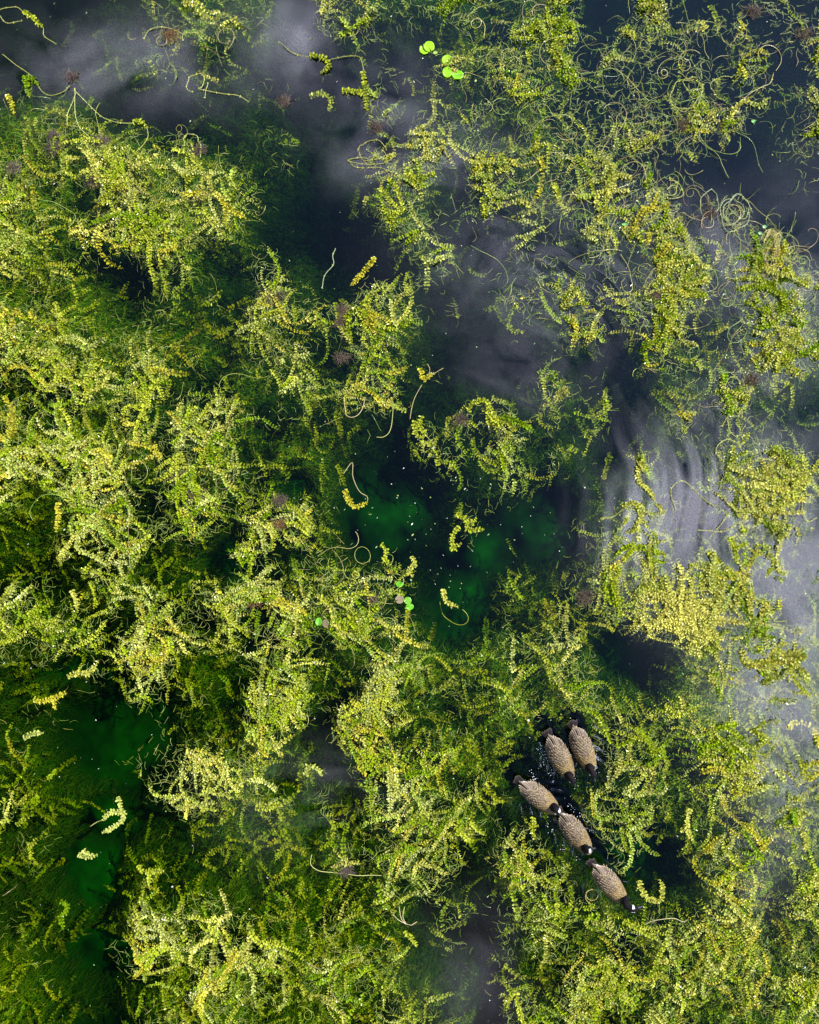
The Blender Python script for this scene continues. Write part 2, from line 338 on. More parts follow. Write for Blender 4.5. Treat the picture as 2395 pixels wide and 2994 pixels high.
# recognisable islands of weed, each a thing of its own: (px, py, rx, ry, label)
ISL = [(1080,880,190,200,'round weed island full of fine threads beside the dark open water in the upper middle'),
 (1960,1790,190,130,'golden yellow glinting weed mat, brightest in the pond, right of the open green water'),
 (570,2270,190,130,'pale thready weed mat at lower left above the dark green clearing'),
 (600,2740,290,220,'big weed mat at the lower left corner with a bright ragged left edge'),
 (2200,1420,150,150,'sunlit weed clump floating in the white cloud reflection at the right edge'),
 (1480,1240,100,120,'curled bright weed clump in the dark middle water, shaped like a hook'),
 (2300,830,140,230,'straw coloured weed tangle with bundled yellow runners near the upper right edge'),
 (1150,2330,240,300,'large bushy weed mat left of the geese, taller than wide'),
 (1560,2780,130,160,'star shaped weed clump below the geese near the bottom edge'),
 (1810,2360,170,120,'bright weed clump close on the right of the four rear geese'),
 (545,1190,135,120,'crested bright weed tuft with upright shoots at the left of the pond'),
 (2040,2740,200,210,'broad pale weed mat with long feathery shoots at lower right'),
 (1250,400,100,90,'small round weed cushion with tiny leaves under the lily pads'),
 (1200,600,110,110,'narrow weed column hanging below the small round cushion at the top'),
 (330,1390,240,170,'dense light green weed mat at the left edge, halfway down'),
 (780,940,130,120,'weed clump around brown roots left of the round thready island')]
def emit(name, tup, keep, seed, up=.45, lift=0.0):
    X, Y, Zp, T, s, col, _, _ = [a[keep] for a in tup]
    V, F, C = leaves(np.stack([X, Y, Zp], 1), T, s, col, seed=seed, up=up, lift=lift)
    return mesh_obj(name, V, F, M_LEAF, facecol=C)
def zsurf(X, Y, d, r):
    M, K = X.shape; D_ = np.clip((d-.30)/.35, 0, 1)
    z = -.26*(1-D_)**1.2*r.uniform(.3, 1.4, (M, 1))+.004+r.uniform(0, .05, (M, 1))*D_
    droop = np.linspace(0, 1, K)[None]**2*r.uniform(-.02, .05, (M, 1)); return np.maximum(z-droop*.6, -.6)
def zdeep(X, Y, d, r):
    M, K = X.shape; top = hdepth(X.ravel(), Y.ravel()).reshape(M, K)
    return np.minimum(top*r.uniform(.25, .95, (M, 1))+np.linspace(-.04, .04, K)[None]*r.normal(0, 1, (M, 1)), -.06)
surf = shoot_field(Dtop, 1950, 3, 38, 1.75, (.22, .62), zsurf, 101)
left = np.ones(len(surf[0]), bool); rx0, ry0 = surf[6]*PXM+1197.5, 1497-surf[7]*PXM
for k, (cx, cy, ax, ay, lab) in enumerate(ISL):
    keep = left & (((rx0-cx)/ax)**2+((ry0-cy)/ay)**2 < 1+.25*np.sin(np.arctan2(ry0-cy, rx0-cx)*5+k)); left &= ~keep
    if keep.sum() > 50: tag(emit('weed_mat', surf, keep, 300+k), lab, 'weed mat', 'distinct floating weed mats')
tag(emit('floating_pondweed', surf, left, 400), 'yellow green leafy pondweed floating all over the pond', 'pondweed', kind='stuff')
deep = shoot_field(Dsub, 1900, 3, 26, 1.4, (.16, .5), zdeep, 102, 1.05, .85)
tag(emit('submerged_pondweed', deep, np.ones(len(deep[0]), bool), 401, up=.6), 'dim green leafy pondweed growing below the water surface', 'pondweed', kind='stuff')

# hair-thin algae: a carpet over the bed and a haze of threads in the surface mats
r = np.random.default_rng(5)
def threads(D, n, pw, K, step, zf, seed, width, palt, dk=(.7, 1.2)):
    r = np.random.default_rng(seed); x, y = roots(D, n, pw, r)
    X, Y, T = walk(x, y, r.uniform(0, 6.28, n), K, step, r.normal(0, 14, n), 4, r)
    Zt = zf(X, Y, r); col = palt[r.integers(0, len(palt), n)]*r.uniform(dk[0], dk[1], (n, 1))
    return strips(np.stack([X, Y, Zt], 2), r.uniform(*width, n), col)
def zcarp(X, Y, r):
    M, K = X.shape; z = hdepth(X.ravel(), Y.ravel()).reshape(M, K)+.10*(vnoise(X.ravel(), Y.ravel(), 9, 21, 3).reshape(M, K)-.5)
    return np.minimum(z+r.uniform(-.03, .14, (M, 1))+np.linspace(-.03, .03, K)[None]*r.normal(0, 1, (M, 1)), -.05)
GP = np.array([[.11,.29,.006],[.17,.31,.008],[.25,.31,.008],[.30,.30,.010],[.06,.24,.006]])
V, F, C = threads(lambda x, y: Dsub(x, y), 230000, .8, 6, .016, zcarp, 7, (.0014, .0028), GP)
tag(mesh_obj('algae_carpet', V, F, M_THREAD, facecol=C), 'hairy green algae carpet covering the pond bed', 'algae', kind='stuff')
def zmat(X, Y, r):
    M, K = X.shape; d = Dtop(X.ravel(), Y.ravel()).reshape(M, K)
    return np.clip(-.20+.42*np.clip(d, 0, .52), -.3, .02)+r.uniform(-.06, .015, (M, 1))
YP = np.array([[.24,.28,.06],[.30,.30,.08],[.16,.24,.04],[.20,.27,.07]])
V, F, C = threads(lambda x, y: np.clip(Dtop(x, y)-.25, 0, 1)*1.4, 30000, 1.4, 7, .014, zmat, 8, (.0014, .0026), YP)
tag(mesh_obj('thread_algae', V, F, M_THREAD, facecol=C), 'fine pale green thread algae tangled among the floating weed', 'algae', kind='stuff')

# long curling runners, mostly in the upper right
def Drun(x, y):
    px = x*PXM+1197.5; py = 1497-y*PXM
    b = np.exp(-(((px-2000)/420)**2+((py-480)/420)**2))*.9+np.exp(-(((px-1650)/350)**2+((py-200)/260)**2))*.5+np.exp(-(((px-450)/450)**2+((py-260)/260)**2))*.30
    b = b+.03+np.exp(-(((px-1010)/190)**2+((py-1770)/130)**2))*.7+np.exp(-(((px-2250)/150)**2+((py-750)/150)**2))*.9+np.exp(-(((px-440)/240)**2+((py-1390)/200)**2))*.3
    return b*clear(x, y)*np.clip(Dtop(x, y)*2.4-.35, .02, 1)
def runners(n, K, seed, rad):
    r = np.random.default_rng(seed); x, y = roots(Drun, n, 1.3, r)
    X, Y, T = walk(x, y, r.uniform(0, 6.28, n), K, .016, r.normal(0, 2.4, n), 2.2, r)
    Zr = r.uniform(-.10, .045, (n, 1))+.03*np.sin(np.linspace(0, 5, K)[None]+r.uniform(0, 6, (n, 1)))
    rp = np.array([[.34,.34,.07],[.26,.32,.06],[.38,.33,.11],[.30,.22,.10],[.20,.30,.06]])
    return tubes(np.stack([X, Y, Zr], 2), r.uniform(*rad, n), rp[r.integers(0, 5, n)]*r.uniform(.8, 1.2, (n, 1)))
tag(mesh_obj('weed_runners', *(lambda a: (a[0], a[1]))(q := cat([runners(170, 40, 31, (.0020, .0034)), runners(900, 14, 32, (.0014, .0026))])), M_STEM, facecol=q[2], smooth=True),
    'long thin yellow green runners curling through the floating weed', 'runners', kind='stuff')
# specks of loose leaf on the water
def Dbit(x, y):
    px = x*PXM+1197.5; py = 1497-y*PXM
    return np.clip(.22+.8*np.exp(-(((px-1250)/260)**2+((py-1580)/240)**2))+.5*np.exp(-(((px-1640)/150)**2+((py-2250)/150)**2)), 0, 1)
r = np.random.default_rng(77); x, y = roots(Dbit, 1000, 1.5, r); n = 1000; a = np.arange(6)*np.pi/3
R = r.uniform(.002, .0075, n)[:,None]*r.choice([1, 1, 1, 1.8], n)[:,None]; tl = r.normal(0, .25, (n, 2))
bx, by = R*np.cos(a+r.uniform(0, 6, (n, 1))), R*np.sin(a)
V = np.stack([x[:,None]+bx, y[:,None]+by, .007+bx*tl[:,:1]+by*tl[:,1:]], 2).reshape(-1, 3); k = (np.arange(n)*6)[:,None]
F = np.concatenate([np.stack([k[:,0], k[:,0]+1, k[:,0]+2, k[:,0]+3], 1), np.stack([k[:,0], k[:,0]+3, k[:,0]+4, k[:,0]+5], 1)])
C = np.tile(np.array([[.35,.42,.25],[.30,.38,.10],[.45,.48,.40],[.22,.36,.14]])[r.integers(0, 4, n)], (2, 1))
tag(mesh_obj('floating_bits', V, F, M_LEAF, facecol=C), 'tiny loose leaf scraps floating on the pond', 'leaf scraps', kind='stuff')

r = np.random.default_rng(78); dp = []  # white drops along the wakes, standing in for glints as well as foam
for (a0, b0, a1, b1, w_, n) in [(1572,2172,1622,2262,7,90),(1553,2255,1566,2290,4,25),(1652,2225,1688,2262,9,60),(1738,2200,1742,2262,5,30),(1662,2350,1712,2400,6,20),(1595,2400,1625,2440,8,14),(1640,2470,1700,2510,10,18)]:
    f = r.random(n); dp.append(np.stack([a0+(a1-a0)*f+r.normal(0, w_, n), b0+(b1-b0)*f+r.normal(0, w_, n)], 1))
dp = np.vstack(dp); n = len(dp); base_v = np.array([(1,0,0),(-1,0,0),(0,1,0),(0,-1,0),(0,0,1),(0,0,-1)], float); base_f = np.array([(0,2,4),(2,1,4),(1,3,4),(3,0,4),(2,0,5),(1,2,5),(3,1,5),(0,3,5)])
cx_ = (dp[:,0]-1197.5)/PXM; cy_ = (1497-dp[:,1])/PXM; rad_ = r.uniform(.0015, .0055, n)
V = (np.stack([cx_, cy_, rad_+.004], 1)[:,None]+base_v[None]*rad_[:,None,None]).reshape(-1, 3); F = (base_f[None]+(np.arange(n)*6)[:,None,None]).reshape(-1, 3)
M_DROP = mat('foam_glint_white', (.75,.77,.80), rough=.12, spec=.8)
tag(mesh_obj('foam_glint_drops', V, F, M_DROP, smooth=True), 'white drops for foam and sun glints on the water around the geese', 'foam and glints', kind='stuff')

# ------------------------------------------------------------------ single sprigs, loops and stems one can point to
def catmull(Pn, step):
    Pn = np.asarray(Pn, float)
    if len(Pn) == 2: Pn = np.vstack([Pn[0], Pn.mean(0), Pn[1]])
    Q = np.vstack([2*Pn[0]-Pn[1], Pn, 2*Pn[-1]-Pn[-2]]); outp = []
    for i in range(1, len(Q)-2):
        p0, p1, p2, p3 = Q[i-1:i+3]; m_ = max(2, int(np.linalg.norm((p2-p1)[:3])/step))
        for k in range(m_):
            t_ = k/m_; outp.append(.5*(2*p1+(p2-p0)*t_+(2*p0-5*p1+4*p2-p3)*t_**2+(3*p1-p0-3*p2+p3)*t_**3))
    outp.append(Q[-2]); return np.array(outp)
OFF = {'A':(0,0),'B':(800,0),'C':(1595,0),'D':(0,1000),'E':(800,1000),'F':(1595,1000),'G':(0,1994),'H':(800,1994),'I':(1595,1994)}
def cpt(reg, pts, z):
    o = OFF[reg]; return np.array([P(o[0]+a/2.156, o[1]+b/2.156, z) for a, b in pts])
def ell(cx, cy, rx, ry, a0, a1, n=14):
    q = random.Random(cx*7+cy); p1, p2 = q.uniform(0, 6), q.uniform(0, 6)
    f = lambda a: 1+.14*math.sin(1.7*a+p1)+.08*math.sin(4.3*a+p2)
    A = [math.radians(a0+(a1-a0)*k/n) for k in range(n+1)]
    return [(cx+rx*f(a)*math.cos(a)+q.gauss(0, 2), cy+ry*f(a)*math.sin(a)+q.gauss(0, 2)) for a in A]
SPR = [ # region, leafy paths, bare paths, z, tint index, label
 ('I', [[(592,1250),(598,1290),(615,1325),(640,1360),(680,1380),(725,1370),(738,1300),(722,1250)]], [], .012, 1, 'bright U-shaped weed sprig in the clear water right of the leading goose'),
 ('H', [[(1640,855),(1635,920),(1640,985)],[(1615,905),(1665,905)]], [[(1535,990),(1570,945),(1615,925)]], .010, 0, 'small cross-shaped weed sprig with a bare stem left of the fourth goose'),
 ('G', [[(745,725),(762,790),(785,840),(740,900),(650,950)],[(780,825),(700,820),(650,870)]], [[(650,870),(600,890),(570,910)]], .012, 4, 'lone three-armed weed sprig in the dark green clearing at lower left'),
 ('G', [[(872,1155),(905,1195),(938,1200),(940,1285)],[(940,1190),(1030,1190)]], [], .006, 0, 'small bent sprig like a letter in the lower left clearing'),
 ('G', [[(385,1385),(425,1400),(420,1450),(385,1480),(400,1555)]], [], -.06, 3, 'dim zigzag sprig underwater near the bottom left'),
 ('G', [[(500,1085),(540,1100),(610,1090)],[(530,1060),(575,1095)]], [], .014, 4, 'compact pale leaf tuft alone in the lower left clearing'),
 ('G', [[(150,350),(200,330),(270,320)]], [], .01, 4, 'short pale sprig at the left edge beside the deep green clearing'),
 ('G', [[(215,115),(290,120),(350,95),(420,70)],[(340,110),(350,170)]], [], .012, 5, 'yellow forked sprig at left above the deep green clearing'),
 ('E', [[(1070,1560),(1078,1610),(1105,1650),(1160,1668)]], [], .012, 1, 'bright hook-shaped sprig in the open green water below the middle'),
 ('E', [[(1150,1085),(1200,1110),(1225,1150),(1230,1185),(1325,1182)],[(1240,1150),(1280,1110)]], [], .010, 0, 'branching sprig pointing right in the middle of the dark green water'),
 ('E', [[(1165,1160),(1130,1220),(1130,1300),(1180,1270)]], [], .010, 0, 'stubby upright sprig just under the branching one in mid pond'),
 ('E', [[(1230,440),(1250,385),(1330,370),(1375,430),(1400,480),(1470,510),(1530,560)]], [], .014, 0, 'long arched sprig over the dark water, upper end of the hook clump'),
 ('E', [[(480,1000),(455,940),(470,1000),(520,1040),(590,1010)]], [[(590,1010),(590,975),(540,940),(500,850),(495,760),(440,830)]], .012, 5, 'hooked sprig on a thin bare stem left of the deep green water'),
 ('E', [[(930,470),(920,530),(945,570),(930,610)],[(890,500),(895,580),(930,605)]], [[(945,570),(970,600),(1000,630)]], .014, 0, 'curled double sprig at the left end of the hook clump'),
 ('E', [[(920,165),(950,250)],[(950,230),(1010,200)]], [[(935,270),(890,350),(870,420),(860,485)],[(960,240),(1010,200),(1070,165)],[(955,250),(985,180),(970,140)]], .02, 5, 'straw tuft with a bare pale stem hanging down in the upper middle water'),
 ('E', [], [[(755,390),(750,460),(742,530),(725,575),(690,600),(650,600)]], .01, 1, 'thin bare stem with a frayed brown end in the middle left water'),
 ('E', [], [[(445,365),(450,420),(458,460),(490,475),(530,462),(560,420),(575,355)]], .03, 5, 'pale bare U-shaped stem hanging from the weed in the upper middle'),
 ('B', [], [[(305,1815),(320,1740),(362,1690),(380,1660),(372,1610),(390,1565)]], .03, 6, 'lone grey twig rising out of dark open water in the upper middle'),
 ('B', [[(230,350),(310,365),(350,420),(300,460)]], [[(35,260),(120,335),(250,358)],[(330,380),(430,362),(520,352),(550,370),(570,450)]], .012, 0, 'long horizontal stem with a leafy bend over the blue cloud reflection at top'),
 ('B', [[(435,575),(500,575),(560,590),(580,620),(590,700)],[(565,455),(570,520),(580,600)]], [], .008, 0, 'T-shaped leafy sprig hanging in the dark water at upper middle'),
 ('B', [[(700,1010),(765,970)]], [ell(615,948,95,57,0,360,22), [(765,985),(690,1030),(560,1030),(470,1010),(540,995),(590,1000)],[(470,1010),(520,1055),(660,1055),(750,1090)]], .010, 1, 'round runner loop lying over the cloud reflection with three trailing strands'),
 ('B', [[(230,610),(300,590),(360,630),(350,700)]], [], -.03, 0, 'dim curved leafy tuft at the top left of the pond middle'),
 ('B', [[(640,1625),(590,1690),(490,1800)]], [], .01, 5, 'sprig sticking up from the top of the round thready island'),
 ('A', [[(150,70),(200,110),(270,170)]], [ell(82,92,76,56,40,330,18), [(270,170),(280,230),(350,272)]], .010, 0, 'runner loop with a leafy arm in the top left corner'),
 ('A', [], [ell(1212,905,52,58,170,375,12)+[(1262,990)]], .03, 0, 'upright hoop of bare runner at the edge of the dark water, upper left'),
 ('A', [[(45,600),(72,650),(90,715)]], [], .004, 5, 'short pale sprig at the left edge near the top'),
 ('A', [[(140,500),(200,490),(240,540)],[(165,500),(175,600)]], [[(20,345),(100,410),(200,480),(260,570),(320,600),(400,580),(445,540)]], .006, 3, 'long runner sweeping through a brown root at the top left'),
 ('A', [], [[(470,570),(560,660),(650,740),(750,775),(840,778)],[(475,560),(470,700),(500,800),(560,860)],[(480,590),(430,700),(425,790)]], .010, 0, 'three bare runners fanning down from the brown root at top left'),
 ('A', [[(840,770),(890,765),(920,790)]], [[(925,800),(930,860),(890,930),(830,980)]], .02, 0, 'arched leafy tip over the edge of the upper left mat'),
 ('A', [], [ell(1230,520,55,55,100,420,16)+[(1400,590),(1500,600),(1570,640)],[(1310,520),(1290,610)]], .008, 1, 'runner spiral with a brown knot at the top left, beside the blue water'),
 ('A', [], [[(905,240),(940,190),(1020,172),(1110,190),(1165,220)],ell(1215,250,60,50,180,360,10)], .01, 0, 'wide thin arch of runner over a brown root tip near the top'),
 ('C', [], [ell(1200,1340,90,125,0,360,22), ell(1185,1330,55,90,20,380,18), ell(1225,1300,65,70,90,460,18), ell(1030,1290,62,80,-180,60,14)], .012, 6, 'coil of several green runner rings by the dark water at upper right'),
 ('C', [], [ell(890,590,92,100,-50,300,20), ell(935,530,55,45,0,300,14)], .012, 0, 'pair of linked runner rings in the upper right'),
 ('C', [], [ell(1130,560,85,70,100,300,14)], .008, 4, 'half ring of thin runner around dark blue water at upper right'),
 ('C', [], [ell(800,1190,60,65,-110,120,12), ell(790,1180,45,50,-100,110,12)], .02, 1, 'double bow of runner above the black gap at right'),
 ('C', [[(1300,655),(1350,662),(1405,620)]], [], .012, 4, 'short pale curved sprig over blue water at upper right'),
 ('C', [], [[(1220,700),(1240,640),(1290,590),(1360,550),(1420,520),(1440,460)]], .014, 5, 'straw coloured stem with a frayed tip over blue water at upper right'),
 ('C', [], [ell(1440+30*k, 1560+70*k, 60+8*k, 130-5*k, 100+10*k, 290, 16) for k in range(4)]+[ell(1400,1600,70-9*k,150-9*k,-90,120,14) for k in range(4)], .03, 5, 'bundle of shining yellow runners curled like a skein at right'),
 ('F', [[(615,745),(585,800),(585,860),(615,905),(665,950),(690,1000)]], [], .014, 1, 'slender upright sprig in front of the dark rippled water at right'),
 ('F', [[(490,1040),(560,1015),(610,1050),(600,1110),(560,1180),(510,1200)]], [[(360,1110),(430,1100),(490,1050)]], .014, 1, 'curled sprig at the right end of the rippled water, by a thin stem'),
 ('F', [[(1165,1230),(1195,1310),(1200,1400)],[(1170,1300),(1280,1270)]], [], -.01, 0, 'pale drooping sprig in the grey cloud reflection at right'),
 ('F', [[(1270,1790),(1340,1745),(1395,1720),(1410,1670)]], [[(1410,1690),(1440,1755),(1520,1760)]], .014, 4, 'diagonal sprig across the cloud reflection near the right edge'),
 ('F', [[(1400,1340),(1440,1370),(1430,1420),(1390,1480)]], [], -.01, 0, 'small curved sprig in the cloud reflection at far right'),
 ('F', [], [[(1115,530),(1160,450),(1205,390),(1180,340),(1150,380),(1150,470),(1165,560),(1210,605)],[(1130,290),(1155,230),(1195,222),(1225,260),(1215,320),(1160,400)]], .02, 4, 'figure-of-eight runner standing over dark water at right'),
 ('F', [], [[(1125,755),(1075,700),(1090,645),(1150,615),(1215,640),(1245,690),(1300,690)]], .02, 4, 'open ring of pale runner at the top of the sunlit clump in the reflection'),
 ('F', [], [[(820,1060),(795,980),(795,920),(860,875),(920,910),(980,975),(1065,1040)]], .01, 0, 'thin green arch of runner over the rippled water at right'),
 ('F', [], [[(1380,700),(1470,650),(1510,690),(1535,765)]], .02, 4, 'thin bent stem at the upper right of the sunlit clump'),
 ('F', [], [[(1575,910),(1620,960),(1620,1060),(1650,1130),(1710,1110)]], .02, 4, 'thin bent stem hanging down the right side of the sunlit clump'),
 ('F', [], [[(960,1185),(1030,1190),(1130,1190),(1250,1120)],[(1035,1240),(1080,1180),(1160,1080)]], .01, 0, 'crossed pair of straight stems below the sunlit clump'),
 ('I', [], [[(635,1528),(700,1500),(800,1490),(870,1515),(900,1500)]], .012, 5, 'thin pale stem below the leading goose reaching into weed'),
 ('I', [[(500,1510),(580,1555),(640,1590),(700,1620)]], [], .01, 0, 'long feathery sprig reaching down right below the leading goose'),
 ('I', [[(910,800),(890,880),(900,960),(930,1000)],[(850,930),(900,930)]], [], .014, 1, 'tall feathery sprig standing alone right of the geese'),
 ('I', [[(515,1810),(560,1870),(620,1860)]], [[(620,1860),(655,1835)]], .012, 0, 'smile-shaped sprig bridging a dark gap near the bottom right'),
 ('I', [], [[(1525,1935),(1600,1990),(1680,2060),(1725,2110)]], .014, 5, 'straight bare twig at the bottom right corner'),
 ('D', [[(365,1015),(370,1080),(365,1130),(355,1190)]], [], .014, 5, 'single hanging yellow sprig over dark green at the left'),
 ('D', [[(455,1570),(478,1620),(488,1690)]], [], .014, 1, 'short upright yellow sprig at the left edge mat'),
 ('D', [[(430,2110),(500,2080),(560,2090),(620,2010)]], [], .012, 1, 'kinked yellow sprig at left above the dark clearing'),
 ('D', [[(600,1165),(520,1200),(485,1270),(500,1310),(590,1350),(670,1400)]], [], .012, 4, 'long C-shaped shoot curving round a dark hole at left'),
 ('D', [], [[(1165,615),(1250,615),(1320,570),(1355,500)]], .012, 0, 'bare bow of runner under the crested tuft'),
 ('H', [[(205,590),(225,530),(270,540),(310,590)]], [], .014, 4, 'pale fan-shaped sprig in the misty gap below the left mat'),
 ('H', [[(830,1570),(870,1620),(905,1665)]], [], .012, 0, 'short diagonal sprig near the bottom middle'),
 ('H', [], [[(835,1530),(815,1480),(825,1420)],[(835,1530),(790,1500),(750,1470)],[(835,1530),(805,1490),(790,1420)],[(835,1530),(870,1530),(905,1515)]], .014, 5, 'orange brown frayed stem end in dark water near the bottom middle'),
 ('H', [], [[(240,1090),(235,1150),(290,1190),(380,1205),(440,1210)],[(440,1210),(560,1220),(680,1222)]], .01, 0, 'long thin stem through a brown knot below the left mat'),
 ('E', [[(680,1275),(715,1320),(700,1370),(740,1410)]], [], .014, 0, 'upright leafy sprig at the top edge of the mat beside open green water'),
 ('E', [[(870,1350),(890,1400),(850,1440),(880,1480)]], [], .012, 1, 'curly sprig pointing into open green water from the mat edge'),
]
for k, (reg, leafy, bare, z, ti, lab) in enumerate(SPR):
    parts = []
    for j, pth in enumerate(leafy):
        Q = catmull(cpt(reg, pth, z+.006), STEP); T = np.arctan2(*np.gradient(Q[:, :2], axis=0).T[::-1]); n = len(Q)
        s = np.minimum(1.12, .5+np.arange(n)[::-1]/7.)
        for rep in range(2):
            Q2 = Q+np.random.default_rng(k*9+j+rep).normal(0, .004, Q.shape)*[1, 1, .5]+[0, 0, .008*rep]
            parts.append(leaves(Q2, T, s*(1-.25*rep), np.tile(PAL[ti]*(.88, .90, .8), (n, 1)), seed=900+k*5+j+rep, up=.35))
        parts.append(tubes(Q[None], [.003], PAL[ti][None]))
    for pth in bare:
        Q = catmull(cpt(reg, pth, z), .02); Q[:, 2] += .012*np.sin(np.linspace(0, 7, len(Q))+k)
        parts.append(tubes(Q[None], [.0036], np.array([[.36,.36,.10] if ti < 5 else ([.42,.34,.16] if ti == 5 else [.30,.34,.18])])))
        if reg in 'ABCF' and len(Q) > 6:
            T = np.arctan2(*np.gradient(Q[:, :2], axis=0).T[::-1]); sel = np.arange(0, len(Q), 3)
            parts.append(leaves(Q[sel], T[sel], np.full(len(sel), .38), np.tile(PAL[ti], (len(sel), 1)), seed=950+k))
    V, F, C = cat(parts)
    nm, ct = ('weed_sprig', 'weed sprig') if leafy else ('bare_stem', 'stem')
    tag(mesh_obj(nm, V, F, M_LEAF if leafy else M_STEM, facecol=C), lab, ct, 'sprigs and stems standing clear of the mats')

# frayed roots
ROOTS = [(209,223,'at the top left, where the long runner passes'),(160,431,'at the left end of the upper left mat, lower of two'),(158,395,'at the left end of the upper left mat, upper of two'),
 (295,413,'in the top of the upper left mat'),(582,441,'at the foot of the upright hoop'),(582,571,'below the upright hoop, beside a dark hole'),
 (315,640,'in the middle of the upper left mat'),(274,529,'left of centre in the upper left mat'),(40,492,'at the left edge near the top'),(499,104,'under the wide arch near the top'),
 (1004,904,'inside the round thready island, upper'),(995,942,'inside the round thready island, lower and darker'),(1101,371,'above the round runner loop'),(832,297,'left of the T-shaped sprig'),
 (1998,362,'below the linked runner rings at upper right'),(2080,626,'inside the coil of green rings at right'),(2203,32,'at the top edge, toward the right'),(2349,100,'in the top right corner'),
 (529,1390,'in the left mat under the crested tuft'),(575,1445,'inside a tangle of yellow runners at left'),(999,1046,'just below the round thready island'),(1347,1227,'at the top of the curled clump in mid water'),
 (819,1464,'left of the deep green water, upper'),(819,1533,'left of the deep green water, lower and rusty'),(742,1761,'beside a black hole left of the lily pads'),(1533,2569,'purple and glinting, left of the leading goose'),
 (1013,2546,'below the large mat left of the geese'),(2193,1111,'in the stems above the sunlit clump at right'),(1711,1749,'left of the golden mat'),(800,870,'large one left of the round thready island'),
 (1915,860,'in the black gap at right'),(1088,1750,'above the olive lily leaf')]
for k, (px, py, where) in enumerate(ROOTS):
    r = np.random.default_rng(700+k); n = 110; big = 1.7 if k in (29,) else r.uniform(.8, 1.3)
    c = P(px, py); X, Y, T = walk(c[0]+r.normal(0, .030*big, n), c[1]+r.normal(0, .016*big, n), r.uniform(0, 6.28, n), 8, .009*big, r.normal(0, 22, n), 6, r)
    zz = .012+r.uniform(-.02, .022, (n, 1))+np.zeros_like(X)
    base_c = np.array([.12,.07,.12] if k == 25 else ([.16,.085,.03] if k in (9, 23, 24) else [.105,.070,.050]))
    V, F, C = tubes(np.stack([X, Y, zz], 2), r.uniform(.0012, .0024, n), base_c*r.uniform(.3, 1.1, (n, 1)))
    tag(mesh_obj('root_tangle', V, F, M_ROOT, facecol=C), 'brown root tangle '+where if k != 25 else 'dark purple glinting root tangle left of the leading goose', 'roots', 'frayed root tangles in the weed')

# ------------------------------------------------------------------ lily leaves
def lily(px, py, rx, ry, notch, col, label, z=.012, width=26, tilt=0.0, fold=0.0, name='lily_pad'):
    a0 = math.radians(notch); hw = math.radians(width/2); N, Rn = 40, 6; V = []; C = []; rr_ = random.Random(px)
    for j in range(Rn+1):
        for i in range(N+1):
            a = a0+hw+(2*math.pi-2*hw)*i/N; f = j/Rn; e = 1+.02*math.sin(5*a+px)
            x = rx/PXM*f*math.cos(a)*e; y = ry/PXM*f*math.sin(a)*e
            zz = .004*f**3*(1+.6*math.sin(3*a+py))+tilt*x+fold*abs(x*math.sin(a0)-y*math.cos(a0)); V.append((x, y, zz))
            vein = (abs(math.sin(a*6)) < .16) and f > .08; k = 1.18 if vein else 1.0
            if f > .93: k *= 1.10
            C.append([c*k for c in col])
    F = []
    for j in range(Rn):
        for i in range(N):
            a = j*(N+1)+i; F.append((a, a+N+1, a+N+2, a+1))
    nV = len(V); V += [(x, y, zz-.0016) for x, y, zz in V]; C += C; F += [tuple(reversed([i+nV for i in f])) for f in F]
    rim = [Rn*(N+1)+i for i in range(N+1)]; F += [(rim[i], rim[i]+nV, rim[i+1]+nV, rim[i+1]) for i in range(N)]
    me = mesh_obj(name, V, F, M_PAD, vertcol=np.array(C), smooth=True); me.location = P(px, py, z)
    return tag(me, label, 'lily pad', 'small lily pads on the water')
LG = (.27,.52,.003); LG2 = (.13,.42,.02); LB = (.24,.19,.11)
lily(1241,144,15,15,118,LG,'left lily pad of the overlapping yellow green pair at the top',z=.010)
lily(1254.5,136,16,15.5,-68,LG,'upper right lily pad of the overlapping pair at the top, notch facing down right',z=.018,width=14)
lily(1273,154,6.5,4.5,-160,(.30,.45,.10),'tiny oval pale lily leaf beside the overlapping pair at the top',width=10)
lily(1307,176,15.5,15,55,LG,'round bright lily pad below right of the overlapping pair',width=5)
lily(1308,211,14.6,15.8,70,(.23,.50,.004),'lily pad with a reddish stub at its right, lower left of the top trio',width=6)
lily(1338.5,219,17.5,13,0,(.19,.50,.004),'wide oval lily pad with a dark notch facing right, by the top trio',width=12)
lily(1325,170,4.2,5.6,80,(.26,.30,.22),'tiny grey lily leaf against the round bright pad at the top',width=10)
lily(1168,1708,10.5,9,50,LG2,'single green lily pad above the brown pad in mid pond',width=12,tilt=.15)
lily(1168,1753,12.8,12,200,LB,'dull brown lily pad touching two green pads in mid pond',width=16)
lily(1192,1756,11,10.5,215,(.16,.38,.03),'green lily pad on the right of the brown pad in mid pond',width=16)
lily(1198,1774,11.5,9.5,178,LG2,'lower bright green lily pad with an open notch facing left in mid pond',width=30)
lily(932,1818,9.8,11.5,-88,LG2,'bright green lily pad left of the dull brown one, notch facing down',width=16,fold=.35)
lily(952,1823,10.5,12,-60,(.20,.17,.09),'dull brown lily pad between two bright green pads',width=4,tilt=.2)
lily(976,1818,11,13,-92,LG2,'larger bright green lily pad right of the dull brown one, notch facing down',width=20,fold=.35)
lily(1020,1777,8.5,9.5,60,(.22,.33,.04),'olive lily pad under a brown root among yellow runners',width=5,tilt=.2)
lily(642,1732,6,5.2,150,(.60,.48,.01),'small yellow lily leaf in the weed at left',width=8)
lily(1827,656,9,4,30,(.12,.42,.10),'narrow green lily leaf on the mat at upper right',width=20)
lily(2235,663,6,5,150,(.16,.40,.14),'small pale green lily leaf at upper right, upper of two',width=30)
